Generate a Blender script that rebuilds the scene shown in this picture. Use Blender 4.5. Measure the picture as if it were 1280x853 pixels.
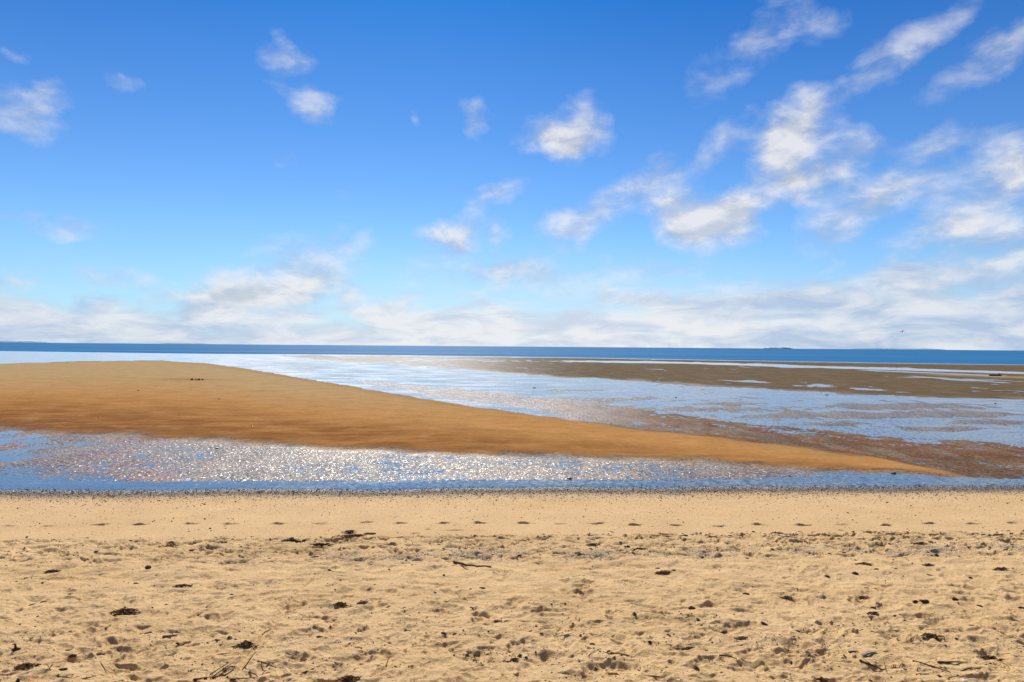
import bpy, math, random
import numpy as np
from mathutils import Matrix, Vector

for o in list(bpy.data.objects):
    bpy.data.objects.remove(o)
scene = bpy.context.scene
R = math.radians

# ------------------------------------------------------------------ camera
CH = 3.6                       # camera height above the water level
F = 853.3                      # focal length in photo pixels (24 mm on 36 mm)
ROLL = math.atan(10 / 1280.0)
PITCH = math.atan(6.5 / F)
cam_d = bpy.data.cameras.new('camera')
cam_d.lens = 24.0
cam_d.sensor_width = 36.0
cam_d.clip_start = 0.05
cam_d.clip_end = 40000.0
cam = bpy.data.objects.new('camera', cam_d)
scene.collection.objects.link(cam)
ca, sa = math.cos(ROLL), math.sin(ROLL)
fwd = Vector((0, math.cos(PITCH), math.sin(PITCH)))
up0 = Vector((0, -math.sin(PITCH), math.cos(PITCH)))
rt0 = Vector((1, 0, 0))
# picture axes: the horizon falls towards the right
rt = rt0 * ca + up0 * sa
up = up0 * ca - rt0 * sa
m = Matrix((rt, up, -fwd)).transposed().to_4x4()
m.translation = (0, 0, CH)
cam.matrix_world = m
scene.camera = cam

SUN_AZ, SUN_EL = -9.0, 44.0     # degrees, azimuth from +Y towards +X

scene.view_settings.view_transform = 'Standard'
scene.view_settings.look = 'None'
scene.view_settings.gamma = 1.0
scene.view_settings.use_curve_mapping = False
scene.view_settings.exposure = 0.35
scene.render.engine = 'CYCLES'
scene.cycles.max_bounces = 5
scene.cycles.sample_clamp_indirect = 4.0
scene.cycles.sample_clamp_direct = 6.0

def ray(px, py):
    d = fwd * F + rt * (px - 640.0) - up * (py - 426.5)
    return d.normalized()

def project(X, Y, Z):
    dx, dy, dz = X, Y, Z - CH
    w = dx * fwd.x + dy * fwd.y + dz * fwd.z
    u = dx * rt.x + dy * rt.y + dz * rt.z
    v = dx * up.x + dy * up.y + dz * up.z
    w = np.maximum(w, 1e-3)
    return 640 + F * u / w, 426.5 - F * v / w

# ------------------------------------------------------------------ world: sky with clouds
world = bpy.data.worlds.new('World')
scene.world = world
world.use_nodes = True
nt = world.node_tree
nt.nodes.clear()

class G:
    """tiny helper to write node graphs"""
    def __init__(s, tree):
        s.t = tree
    def n(s, kind, ins=None, **props):
        nd = s.t.nodes.new(kind)
        for k, v in props.items():
            setattr(nd, k, v)
        for k, v in (ins or {}).items():
            sock = nd.inputs[k]
            if isinstance(v, bpy.types.NodeSocket):
                s.t.links.new(v, sock)
            else:
                sock.default_value = v
        return nd
    def m(s, op, a, b=None, c=None, clamp=False):
        ins = {0: a}
        if b is not None: ins[1] = b
        if c is not None: ins[2] = c
        return s.n('ShaderNodeMath', ins, operation=op, use_clamp=clamp).outputs[0]
    def vm(s, op, a, b=None, out=0):
        ins = {0: a}
        if b is not None: ins[1] = b
        return s.n('ShaderNodeVectorMath', ins, operation=op).outputs[out]
    def mr(s, v, a, b, c=0.0, d=1.0, mode='SMOOTHSTEP'):
        return s.n('ShaderNodeMapRange', {0: v, 1: a, 2: b, 3: c, 4: d}, interpolation_type=mode, clamp=True).outputs[0]
    def noise(s, vec, scale, detail=4.0, rough=0.55, dist=0.0, out=0, dim='3D'):
        return s.n('ShaderNodeTexNoise', {'Vector': vec, 'Scale': scale, 'Detail': detail, 'Roughness': rough, 'Distortion': dist}, noise_dimensions=dim).outputs[out]
    def mix(s, f, a, b):
        nd = s.t.nodes.new('ShaderNodeMix')
        nd.data_type = 'RGBA'
        for i, v in ((0, f), (6, a), (7, b)):
            if isinstance(v, bpy.types.NodeSocket): s.t.links.new(v, nd.inputs[i])
            else: nd.inputs[i].default_value = v if i == 0 or len(v) == 4 else (*v, 1)
        return nd.outputs[2]
    def comb(s, x, y, z):
        return s.n('ShaderNodeCombineXYZ', {0: x, 1: y, 2: z}).outputs[0]

g = G(nt)
tc = g.n('ShaderNodeTexCoord')
D = tc.outputs['Generated']
sky = g.n('ShaderNodeTexSky', sky_type='NISHITA', sun_disc=False)
sky.sun_elevation = R(SUN_EL)
sky.sun_rotation = R(SUN_AZ)
sky.altitude = 0
sky.air_density = 1.0
sky.dust_density = 0.25
sky.ozone_density = 1.5
sx = g.n('ShaderNodeSeparateXYZ', {0: D})
az = g.m('ARCTAN2', sx.outputs[0], sx.outputs[1])
el = g.m('ARCSINE', sx.outputs[2])
P1 = g.comb(az, el, 1.0)
# domain warp so cloud edges are ragged
w1 = g.noise(P1, 9.0, 6.0, 0.62, out=1, dim='2D')
w1 = g.vm('MULTIPLY', g.vm('SUBTRACT', w1, (0.5, 0.5, 0.5)), (0.07, 0.055, 0.0))
P = g.vm('ADD', P1, w1)

BLOBS = [  # px, py, half width, half height, tilt deg (up to the right), strength
 (35,142,62,34,-12,.62),(70,125,40,18,0,.35),(355,82,42,30,0,.50),(397,132,30,24,0,.62),(345,42,18,10,-30,.25),(352,200,22,14,0,.2),
 (155,103,34,14,5,.33),(18,68,26,12,0,.32),(598,150,26,22,10,.55),(514,150,10,10,0,.25),
 (728,158,34,40,30,.85),(682,172,38,28,-15,.75),(705,190,30,24,0,.5),
 (622,238,36,18,10,.62),(592,268,26,24,40,.42),(563,300,38,26,10,.95),(623,293,16,24,0,.45),
 (718,278,58,32,12,.85),(795,238,62,26,20,.5),(830,215,40,20,30,.3),
 (862,268,44,34,0,.75),(885,290,60,34,0,.95),(932,268,34,34,0,.9),(840,250,34,18,20,.45),
 (1000,150,48,34,20,.85),(968,190,44,50,20,.95),(1040,205,66,42,25,.62),(985,235,60,24,5,.5),(900,175,34,22,30,.36),(878,200,20,20,0,.25),
 (925,80,84,34,28,.34),(975,20,66,30,35,.32),(1030,30,34,24,0,.3),
 (1160,40,80,26,32,.42),(1080,95,74,28,40,.38),(1215,85,84,28,22,.34),(1265,60,60,24,30,.32),(1195,175,60,22,10,.4),(1120,180,60,20,0,.25),
 (1120,240,70,30,22,.62),(1060,275,76,34,24,.52),(1240,240,90,56,28,.74),(1275,190,50,46,20,.5),(1180,295,90,30,14,.55),(1275,300,40,30,0,.5),
 (75,284,78,17,0,.52),(145,350,72,15,-4,.50),(30,395,110,22,0,.4),(25,360,50,10,0,.25),
 (345,362,110,34,4,.95),(285,378,90,20,0,.7),(410,318,76,32,18,.5),(430,250,30,24,0,.2),(330,310,60,22,0,.25),(590,340,130,26,4,.35),(700,350,110,24,2,.4),(640,340,60,14,0,.3),(850,345,90,14,0,.3),
 (1110,385,80,16,4,.4),(1050,360,200,26,5,.5),(1200,350,170,30,8,.55),
]
acc = None
for (bx_, by_, a_, b_, tilt, s_) in BLOBS:
    d0 = ray(bx_, by_)
    az0, el0 = math.atan2(d0.x, d0.y), math.asin(d0.z)
    sc = 1 / F
    ax_ = a_ * 1.15 * sc * math.cos(az0) ** 2
    bb_ = b_ * 1.15 * sc * math.cos(az0)
    c_, s2 = math.cos(R(tilt)), math.sin(R(tilt))
    U = (c_ / ax_, s2 / ax_, -(az0 * c_ + el0 * s2) / ax_)
    V = (-s2 / bb_, c_ / bb_, -(-az0 * s2 + el0 * c_) / bb_)
    u = g.vm('DOT_PRODUCT', P, U, out=1)
    v = g.vm('DOT_PRODUCT', P, V, out=1)
    r = g.vm('LENGTH', g.comb(u, v, 0.0), out=1)
    f = g.mr(r, 1.25, 0.0)
    acc = g.m('MULTIPLY_ADD', f, s_, acc if acc is not None else 0.0)
# wisps
mp = g.n('ShaderNodeMapping', {'Vector': P1, 'Rotation': (0, 0, R(-28)), 'Scale': (1.0, 2.0, 1.0)}).outputs[0]
n1 = g.noise(mp, 16.0, 9.0, 0.56, 0.2, dim='2D')
n2 = g.noise(P1, 42.0, 7.0, 0.6, 0.0, dim='2D')
nn = g.m('ADD', g.m('MULTIPLY', n1, 0.82), g.m('MULTIPLY', n2, 0.18))
nz = g.m('MULTIPLY', g.m('SUBTRACT', nn, 0.5), 2.0)
dens = g.m('ADD', g.m('MULTIPLY', acc, 1.36), g.m('MULTIPLY', nz, g.mr(acc, 0.0, 0.5, 0.25, 1.0)))
cl = g.mr(dens, 0.15, 1.38, 0.0, 1.0, 'LINEAR')
# general thin clouds over the rest of the sky (reflected by the wet sand)
n3 = g.noise(g.n('ShaderNodeMapping', {'Vector': D, 'Scale': (1, 1, 2.5)}).outputs[0], 2.6, 7.0, 0.6, 0.3)
out_fr = g.mr(el, 0.50, 0.75)
back = g.mr(sx.outputs[1], 0.55, 0.2)
cl2 = g.m('MULTIPLY', g.mr(n3, 0.5, 0.75), g.m('MULTIPLY', g.m('MAXIMUM', out_fr, back), 0.6))
cl = g.m('MAXIMUM', cl, cl2)
# the low bank on the horizon
bandn = g.noise(g.n('ShaderNodeMapping', {'Vector': P1, 'Scale': (1.0, 2.6, 1.0)}).outputs[0], 9.0, 9.0, 0.6, 0.3, dim='2D')
top = g.m('MULTIPLY_ADD', g.mr(az, -0.30, 0.62, 0.0, 1.0, 'LINEAR'), 0.035, 0.05)
topn = g.m('ADD', top, g.m('MULTIPLY', g.m('SUBTRACT', bandn, 0.5), 0.16))
bank = g.m('MULTIPLY', g.mr(g.m('SUBTRACT', topn, el), -0.030, 0.030), 0.92)
# haze-like whitening low down in the middle
hz = g.m('MULTIPLY', g.mr(el, 0.17, 0.02), g.m('MULTIPLY_ADD', g.m('MULTIPLY', g.mr(az, -0.50, -0.1), g.mr(az, 0.5, 0.15)), 0.35, 0.30))
# cloud colour: white tops, lilac grey bases
shade_n = g.noise(g.vm('ADD', mp, (0.01, 0.02, 0)), 11.0, 6.0, 0.55, 0.2, dim='2D')
thick = g.mr(dens, 0.5, 1.6)
lit = g.mr(g.m('ADD', g.m('MULTIPLY', shade_n, 1.0), g.m('MULTIPLY', thick, 0.22)), 0.38, 0.72)
nB = g.noise(g.vm('ADD', mp, (0.010, 0.045, 0.0)), 16.0, 5.0, 0.62, 0.25, dim='2D')
emb = g.m('MULTIPLY_ADD', g.m('SUBTRACT', n1, nB), 3.0, 0.44, clamp=True)
lit = g.m('ADD', g.m('MULTIPLY', emb, 0.75), g.m('MULTIPLY', lit, 0.35), clamp=True)
ccol = g.mix(lit, (0.45, 0.51, 0.62), (0.88, 0.865, 0.87))
# the bank: brightest in the middle, greyer to both sides
mid = g.m('MULTIPLY', g.mr(az, -0.52, -0.22), g.mr(az, 0.46, 0.12))
streak = g.noise(g.n('ShaderNodeMapping', {'Vector': P1, 'Rotation': (0, 0, R(6)), 'Scale': (1.0, 4.0, 1.0)}).outputs[0], 9.0, 8.0, 0.62, 0.3, dim='2D')
bl = g.m('ADD', g.mr(streak, 0.37, 0.66, 0.0, 0.85, 'LINEAR'), g.m('MULTIPLY', mid, 0.42), clamp=True)
bcol = g.mix(bl, (0.43, 0.55, 0.75), (0.84, 0.85, 0.88))
hs = g.n('ShaderNodeHueSaturation', {'Hue': 0.5, 'Saturation': 1.0, 'Value': 1.0, 'Color': sky.outputs[0]}).outputs[0]
SKY_S = 0.11
CK = 1.0 / SKY_S * 0.92
def cscale(c, k): return g.vm('MULTIPLY', c, (k, k, k))
tint = g.vm('MULTIPLY', hs, g.mix(g.mr(el, 0.16, 0.50, 0.0, 1.0, 'LINEAR'), (0.36, 0.58, 0.84), (0.040, 0.315, 0.70)))
c1 = g.mix(hz, tint, cscale(g.mix(0.5, (0.62, 0.80, 0.95), (0.62, 0.80, 0.95)), CK * 0.85))
c2 = g.mix(g.m('MULTIPLY', cl, 0.87), c1, cscale(ccol, CK * 0.84))
c3 = g.mix(bank, c2, cscale(bcol, CK * 0.86))
bg = g.n('ShaderNodeBackground', {'Color': c3, 'Strength': SKY_S})
wo = g.n('ShaderNodeOutputWorld', {'Surface': bg.outputs[0]})
world.cycles.sampling_method = 'MANUAL'
world.cycles.sample_map_resolution = 512

# ------------------------------------------------------------------ sun
sun_d = bpy.data.lights.new('sun', 'SUN')
sun_d.energy = 4.7
sun_d.angle = R(0.5)
sun_d.color = (1.0, 0.94, 0.84)
sun = bpy.data.objects.new('sun', sun_d)
sd = Vector((math.sin(R(SUN_AZ)) * math.cos(R(SUN_EL)), math.cos(R(SUN_AZ)) * math.cos(R(SUN_EL)), math.sin(R(SUN_EL))))
sun.rotation_euler = sd.to_track_quat('Z', 'Y').to_euler()
scene.collection.objects.link(sun)

# ------------------------------------------------------------------ helpers
def tag(o, label=None, cat=None, group=None, kind=None):
    if label: o['label'] = label
    if cat: o['category'] = cat
    if group: o['group'] = group
    if kind: o['kind'] = kind
    return o

def link_mesh(name, verts, faces, mat, parent=None, smooth=True):
    me = bpy.data.meshes.new(name)
    me.from_pydata([tuple(v) for v in verts], [], [tuple(f) for f in faces])
    me.update()
    if smooth: me.polygons.foreach_set('use_smooth', [True] * len(me.polygons))
    me.materials.append(mat)
    o = bpy.data.objects.new(name, me)
    scene.collection.objects.link(o)
    if parent: o.parent = parent
    return o

def fast_mesh(name, V, Q, mat, smooth=True):
    """V (n,3) float, Q (m,k) int"""
    me = bpy.data.meshes.new(name)
    n, (mm, k) = len(V), Q.shape
    me.vertices.add(n)
    me.vertices.foreach_set('co', np.ascontiguousarray(V, dtype=np.float32).ravel())
    me.loops.add(mm * k)
    me.loops.foreach_set('vertex_index', np.ascontiguousarray(Q, dtype=np.int32).ravel())
    me.polygons.add(mm)
    me.polygons.foreach_set('loop_start', np.arange(0, mm * k, k, dtype=np.int32))
    me.polygons.foreach_set('use_smooth', np.full(mm, smooth, dtype=bool))
    me.update(calc_edges=True)
    me.materials.append(mat)
    o = bpy.data.objects.new(name, me)
    scene.collection.objects.link(o)
    return o

_rng = np.random.RandomState(11)
PERM = _rng.permutation(4096).astype(np.int32)
ANG = _rng.rand(4096).astype(np.float32) * 2 * np.pi
GX, GY = np.cos(ANG), np.sin(ANG)
def perlin(x, y, seed=0):
    x = x + seed * 17.31; y = y + seed * 9.77
    xi = np.floor(x); yi = np.floor(y)
    xf = (x - xi).astype(np.float32); yf = (y - yi).astype(np.float32)
    xi = xi.astype(np.int64); yi = yi.astype(np.int64)
    def gr(ix, iy, fx, fy):
        h = PERM[(PERM[ix & 4095] + iy) & 4095]
        return GX[h] * fx + GY[h] * fy
    u = xf * xf * xf * (xf * (xf * 6 - 15) + 10)
    v = yf * yf * yf * (yf * (yf * 6 - 15) + 10)
    a = gr(xi, yi, xf, yf); b = gr(xi + 1, yi, xf - 1, yf)
    c = gr(xi, yi + 1, xf, yf - 1); d = gr(xi + 1, yi + 1, xf - 1, yf - 1)
    return ((a + (b - a) * u) + ((c + (d - c) * u) - (a + (b - a) * u)) * v) * 1.5
def fbm(x, y, octs, seed=0, gain=0.5):
    s = 0; a = 1
    for i in range(octs):
        s = s + a * perlin(x * 2 ** i, y * 2 ** i, seed + i * 3); a *= gain
    return s
def sst(v, a, b):
    t = np.clip((v - a) / (b - a), 0, 1)
    return t * t * (3 - 2 * t)

# ------------------------------------------------------------------ ground shape
SL = 0.06                                     # the shore runs a little askew
S_SHORE = 17.35
_ps = np.array([-60, -20, 0, 4.5, 6.0, 9.0, 11.9, 12.9, 15.6, 16.6, 17.35, 17.9, 18.6, 20.0])
_pz = np.array([2.6, 2.4, 1.75, .98, .80, .53, .315, .262, .112, .050, 0.0, -.014, -.034, -.045])
def profile(s):
    return np.interp(s, _ps, _pz)
PX = np.array([-900, 0, 100, 200, 260, 300, 360, 420, 500, 600, 700, 800, 900, 1000, 1100, 1215, 1280, 2200.])
BAR_TOP = np.array([470, 455, 452, 451, 455, 460, 470, 480, 494, 510, 524, 537, 548, 560, 575, 598, 606, 760.])
BAR_BOT = np.interp(PX, [-900, 0, 100, 200, 300, 400, 500, 640, 800, 900, 1000, 1100, 1215, 1280, 2200],
                        [515, 538, 544, 550, 557, 561, 566, 571, 575, 580, 588, 594, 598, 596, 560])
TRO_TOP = np.interp(PX, [-900, 0, 60, 130, 300, 500, 700, 850, 960, 1060, 1200, 1280, 2200],
                        [600, 594, 601, 605, 608, 608, 606, 604, 600, 595, 590, 588, 580])
POOL_LO = np.interp(PX, [-900, 300, 440, 550, 640, 750, 850, 960, 1060, 1280, 2200],
                        [450, 458, 473, 484, 491, 503, 521, 531, 540, 556, 630])
POOL_UP = np.interp(PX, [-900, 300, 440, 640, 700, 800, 900, 1000, 1100, 1280, 2200],
                        [430, 441, 455, 467, 472, 476, 483, 489, 495, 500, 545])
SEA_LO = np.interp(PX, [-900, 0, 250, 440, 640, 800, 1000, 1150, 1280, 2200],
                       [434, 439, 442.5, 443.5, 446, 448.5, 452, 454.5, 456, 466])

def wY(Y): return np.sqrt(Y * Y + 9.0)
t_mid = np.arange(-0.84, 0.84001, 1.0 / F)
t_out = 0.84 + np.cumsum(np.geomspace(0.002, 0.25, 34))
T = np.concatenate([-t_out[::-1], t_mid, t_out])
dyn = np.concatenate([np.arange(470, 240, -0.52), np.arange(240, 206, -0.26), np.arange(206, 108, -0.36), np.arange(108, 30, -0.27),
                      np.arange(30, 8, -0.16), [7.5, 7, 6, 5, 4, 3, 2, 1.2, 0.8, 0.5, 0.33]])
# nominal distance of each row
ytab = np.geomspace(3.0, 12000, 20000)
dtab = (CH - np.where(ytab < 20, profile(ytab), -0.02)) / ytab * F
Yrow = np.interp(dyn, dtab[::-1], ytab[::-1])
Yrow = np.concatenate([[-45, -30, -20, -12, -7, -4, -2, -1, 0, 1, 1.8, 2.6, 3.2, 3.7, 4.1, 4.4], Yrow[Yrow > 4.5]])
Yrow = np.unique(Yrow)
nR, nC = len(Yrow), len(T)
W = wY(Yrow)
YY = np.repeat(Yrow[:, None], nC, 1)
XX = T[None, :] * W[:, None]
S = YY - SL * XX
S0 = S
S = S + (0.16 * fbm(XX / 3.5, YY * 0 + 3.3, 3, 66) + .05 * fbm(XX / .7, YY * 0 + 1.1, 2, 67)) * sst(S0, 14.5, 16.5) * (1 - sst(S0, 18.0, 19.0))
ppx, ppy = project(XX, np.maximum(YY, 1.0), 0.0)
ppx = ppx + 0 * XX
dS = np.gradient(Yrow)[:, None] + 0 * XX      # row spacing in metres

def lev(arr): return np.interp(ppx, PX, arr)
bt, bb, tt, pl, pu, sl = lev(BAR_TOP), lev(BAR_BOT), lev(TRO_TOP), lev(POOL_LO), lev(POOL_UP), lev(SEA_LO)
# edges wander a little, in the world
wob = fbm(XX / 3.0, YY / 3.0, 3, 5)
wobf = fbm(XX / 9.0, YY / 14.0, 4, 8)
ppw = ppy + wob * np.clip((ppy - 433) * 0.02, 0.3, 3.0)

def oct_(lx, ly, seed, cut=2.0):
    """a noise octave that fades out where the grid is too coarse for it"""
    k = 1 - sst(dS, ly / cut * 0.7, ly / cut * 1.9)
    if k.max() <= 0: return 0 * XX
    return perlin(XX / lx, YY / ly, seed) * k

dry = S < 19.5
Z = np.where(dry, profile(S), -0.045)
# --- zones beyond the shore
rip = (oct_(.12, .13, 21) * 0.8 + oct_(.24, .20, 22) * 0.5 + oct_(.075, .10, 23) * 0.45 + oct_(.5, .45, 24) * 0.3)
pat = oct_(.9, .9, 31) + 0.7 * oct_(1.8, 1.6, 32) + 0.8 * oct_(4.0, 3.4, 33) + 0.7 * oct_(9, 11, 34)
patL = 0.6 * oct_(2.5, 5, 35) + 0.8 * oct_(7, 12, 36) + oct_(18, 34, 37)
zone = np.full(XX.shape, 0, np.int8)
inbar = (ppw > bt) & (ppw < bb) & (S > 18)
# bar
qb = np.minimum(ppw - bt, (bb - ppw) * 0.9)
barh = 0.010 + 0.11 * sst(qb, 0, 34) ** 0.8 * sst(1225 - ppx, 0, 500) + .02 * sst(qb, 0, 3)
barh = barh + 0.003 * oct_(.7, .45, 41) + .0025 * oct_(2.2, 1.3, 42) + 0.003 * patL
# near ripple field between the bar and the trough
leftp = sst(190 - ppx, 0, 190)
nearm = 0.0058 + 0.0062 * pat - 0.0055 * leftp + 0.011 * rip * (1 - 0.35 * leftp)
nearm = nearm - 0.009 * sst(ppx, 930, 1080)
blend_tro = sst(ppw - tt + 2.2 * np.clip(pat, -1.5, 1.5), -4, 3)
nearm = nearm * (1 - blend_tro) + (-0.0105 + 0.004 * pat + .008 * rip) * blend_tro
kb = sst(ppw - bb, -9, 7)
low = barh * (1 - kb) + nearm * kb
# beyond the bar
edge_ch = sst(ppw - bt, -10 - 0.4, -1.0) * sst(850 - ppx, 0, 250)
brown_r = sst(ppx, 700, 980)
frac_m = np.clip((ppw - pl) / np.maximum(bt - pl, 2), 0, 1)
mid_f = -0.001 + (0.009 * frac_m) * (.3 + .7 * brown_r) + 0.0055 * pat + 0.013 * rip + .005 * oct_(1.2, 2.2, 38) + .0065 * sst(ppx, 380, 480) * sst(860 - ppx, 0, 120) + .0035 * sst(ppx, 800, 920)
mid_f = mid_f - 0.02 * edge_ch
pool_f = -0.017 + 0.010 * pat + 0.005 * patL + 0.011 * rip + .008 * oct_(.7, 1.6, 39)
# shoals that stand out of the pool
def shoal(cx, cy, a, b):
    return np.exp(-(((ppx - cx) / a) ** 2 + ((ppy - cy) / b) ** 2))
sh = 0
for cx, cy, a, b in [(795,499,48,4),(745,504,22,3),(760,511,70,4),(880,512,70,3),(845,476,60,2.5),(900,481,50,3),(915,505,40,2.2),(1120,508,90,3.6),(1000,517,42,3),(1075,520,55,4),(1200,517,70,3),
                     (1180,536,60,3),(1040,530,45,3),(720,488,46,1.4),(1240,528,50,2.5),(960,521,50,2.5),(690,500,60,3)]:
    sh = sh + shoal(cx, cy, a, b)
pool_f = pool_f + 0.031 * sh + .004 * sst(ppx, 640, 860) * (1 + 0 * pat)
upf = 0.013 + 0.013 * patL + 0.007 * pat + .006 * oct_(2, 5, 40) + .008 * rip
# thin channel lines in the far flat
ln1 = np.interp(ppx, [600, 860, 1280, 2200], [450.5, 454, 466.5, 493])
ln2 = np.interp(ppx, [900, 1080, 1240, 2200], [455.5, 463, 469.5, 495])
chn = np.exp(-((ppy - ln1) / 1.0) ** 2) * sst(ppx, 640, 900) + 0.8 * np.exp(-((ppy - ln2) / 0.7) ** 2) * sst(ppx, 1040, 1110) * sst(1275 - ppx, 0, 60)
upf = upf - 0.06 * chn
upf = upf - 0.009 * sst(760 - ppx, 0, 320)      # the left part lies lower and wetter
kpl = sst(ppw - pl, -3.0, 3.0)
kpu = sst(ppw - pu + 1.6 * patL + 1.0 * pat, -3.5, 3.5)
ksl = sst(ppy - sl, -0.9, 0.9)
far = pool_f * (1 - kpl) + mid_f * kpl
far = upf * (1 - kpu) + far * kpu
far = np.where(ksl < 1, (-0.6) * (1 - ksl) + far * ksl, far)
kt = sst(ppw - bt, -2.5, 1.5)
kt = np.where(ppx < 1205, kt, kt)
zf = far * (1 - kt) + low * kt
# wet apron at the far left of the bar
kshore = sst(S, 17.9, 18.6)
Z = np.where(S > 17.9, profile(np.minimum(S, 19.9)) * (1 - kshore) + zf * kshore, Z)
Z = np.where(YY > 900, np.minimum(Z, -1.0), Z)

# --- dry beach relief
bz = sst(S, 17.6, 16.9)             # 1 on the beach (fades into water)
bz = 1 - sst(S, 16.6, 17.6)
smooth_band = sst(S, 11.6, 12.1)    # wave-smoothed strip
soft = np.exp(-((S - 9.3) / 0.8) ** 2)
rough = 1 - smooth_band
relief = 0
relief = relief + rough * ((0.020 + .014 * soft) * oct_(.85, .6, 51) + (0.016 + .008 * soft) * oct_(.38, .26, 52) + 0.0105 * oct_(.17, .12, 53) * (1 - .55 * soft)
                           + 0.0055 * oct_(.075, .06, 54) * (1 - .8 * soft) + 0.0018 * oct_(.035, .03, 55, 1.4) * (1 - .8 * soft))
lump = np.clip(oct_(.10, .08, 56) - .25, 0, 1) * np.clip(oct_(.6, .5, 57) + .2, 0, 1)
relief = relief + rough * lump * 0.034 * (1 - .7 * soft)
relief = relief + smooth_band * bz * (0.0022 * oct_(1.6, .25, 58) + 0.0008 * oct_(.3, .12, 59) + 0.006 * oct_(3, 1.6, 60))
Z = Z + relief * bz

rs = random.Random(4)
def stamp(x, y, a, b, rot, depth, rim=0.35, sharp=2.0, wobble=0.18, sd_=0):
    Rr = max(a, b) * 1.9
    i0, i1 = np.searchsorted(Yrow, [y - Rr, y + Rr])
    if i1 - i0 < 2: return
    wmin = wY(np.array(y))
    j0, j1 = np.searchsorted(T, [(x - Rr) / wmin - 0.01, (x + Rr) / wmin + 0.01])
    if j1 - j0 < 2: return
    dx = XX[i0:i1, j0:j1] - x; dy = YY[i0:i1, j0:j1] - y
    c, s = math.cos(rot), math.sin(rot)
    u = (dx * c + dy * s) / a; v = (-dx * s + dy * c) / b
    th = np.arctan2(v, u)
    r = np.sqrt(u * u + v * v) * (1 + wobble * np.sin(2 * th + sd_) * np.cos(3 * th + 2 * sd_))
    Z[i0:i1, j0:j1] += -depth * np.exp(-np.power(r, 2 * sharp)) + depth * rim * np.exp(-((r - 1.22) / 0.26) ** 2)

# pixel of the photograph -> point on the beach slope (real world position)
def ground_xy(px, py):
    d = ray(px, py)
    if d.z > -1e-4: d.z = -1e-4
    ts = np.geomspace(3, 12000, 6000)
    X = d.x * ts; Y = d.y * ts; Zr = CH + d.z * ts
    zz = np.where(Y - SL * X < 17.9, profile(Y - SL * X), 0.0)
    k = np.argmax(Zr < zz)
    f = (Zr[k - 1] - zz[k - 1]) / ((Zr[k - 1] - zz[k - 1]) - (Zr[k] - zz[k]) + 1e-9)
    tt_ = ts[k - 1] + (ts[k] - ts[k - 1]) * f
    return float(d.x * tt_), float(d.y * tt_)
def gz(x, y):
    i = int(np.clip(np.searchsorted(Yrow, y) - 1, 0, nR - 2))
    f = (y - Yrow[i]) / (Yrow[i + 1] - Yrow[i])
    def row(k):
        return float(np.interp(x / W[k], T, Z[k]))
    return row(i) * (1 - f) + row(i + 1) * f

# old overlapping trampling in the loose sand
for k in range(2300):
    y = 4.3 + rs.random() ** 0.9 * 8.0
    x = rs.uniform(-0.95, 0.95) * y
    s = y - SL * x
    if s > 11.75: continue
    sf = math.exp(-((s - 9.3) / .8) ** 2)
    big = rs.random()
    a = rs.uniform(.07, .19); b = a * rs.uniform(.35, .65)
    dp = rs.uniform(.008, .034) * (1 - .35 * sf) * (1.35 if s > 10.2 else 1)
    stamp(x, y, a, b, rs.uniform(-.6, .6) + (0 if rs.random() < .6 else 1.3), dp, rs.uniform(.15, .5), rs.uniform(.9, 1.8), rs.uniform(.1, .45), rs.uniform(0, 6))
for k in range(700):      # the most trampled strip
    s = rs.uniform(10.1, 11.85); x = rs.uniform(-9.5, 10.5)
    a = rs.uniform(.06, .15)
    stamp(x, s + SL * x, a, a * rs.uniform(.3, .6), rs.uniform(-.4, .4), rs.uniform(.02, .045), rs.uniform(.2, .5), rs.uniform(1.2, 2.2), rs.uniform(.2, .5), rs.uniform(0, 6))
# small sharp pocks
for k in range(2400):
    y = 4.5 + rs.random() * 7.4
    x = rs.uniform(-0.9, 0.9) * y
    s = y - SL * x
    if s > 11.8 or (abs(s - 9.3) < .8 and rs.random() < .75): continue
    a = rs.uniform(.015, .045)
    stamp(x, y, a, a * rs.uniform(.5, .9), rs.uniform(0, 3), rs.uniform(.008, .022), rs.uniform(.2, .7), 1.3, .3, rs.uniform(0, 6))
# hollows one can pick out in the photograph
HOL = [(168,829,27,10,.05),(45,735,12,3.5,.03),(685,824,26,7,.05),(773,836,34,9,.045),(998,806,20,6,.045),(545,830,22,6,.035),(230,742,12,4,.035),
       (488,741,11,5,.04),(552,742,14,5,.045),(895,710,12,5,.04),(600,664,9,1.6,.02),(120,694,18,3,.03),(135,686,12,3,.03),(380,731,24,5,.035),
       (570,764,13,5,.035),(880,757,18,5,.04),(820,776,22,6,.045),(925,784,24,4,.04),(905,790,12,4,.04),(1150,745,12,5,.035),(1075,743,14,5,.035),(445,766,14,5,.035),
       (700,800,14,5,.04),(690,778,16,5,.04),(1245,748,14,6,.04),(975,830,30,7,.045),(1040,813,18,6,.04),(60,700,16,4,.03),(250,722,14,3,.03),(140,803,17,5,.035),(180,815,15,4,.03)]
for px, py, hw, hh, dp in HOL:
    dp *= .6
    x, y = ground_xy(px, py)
    k = y / F
    x2, y2 = ground_xy(px, py - hh)
    stamp(x, y, hw * k, max(abs(y2 - y), .05), rs.uniform(-.15, .15), dp, .3, 1.5, .2, px)
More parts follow.
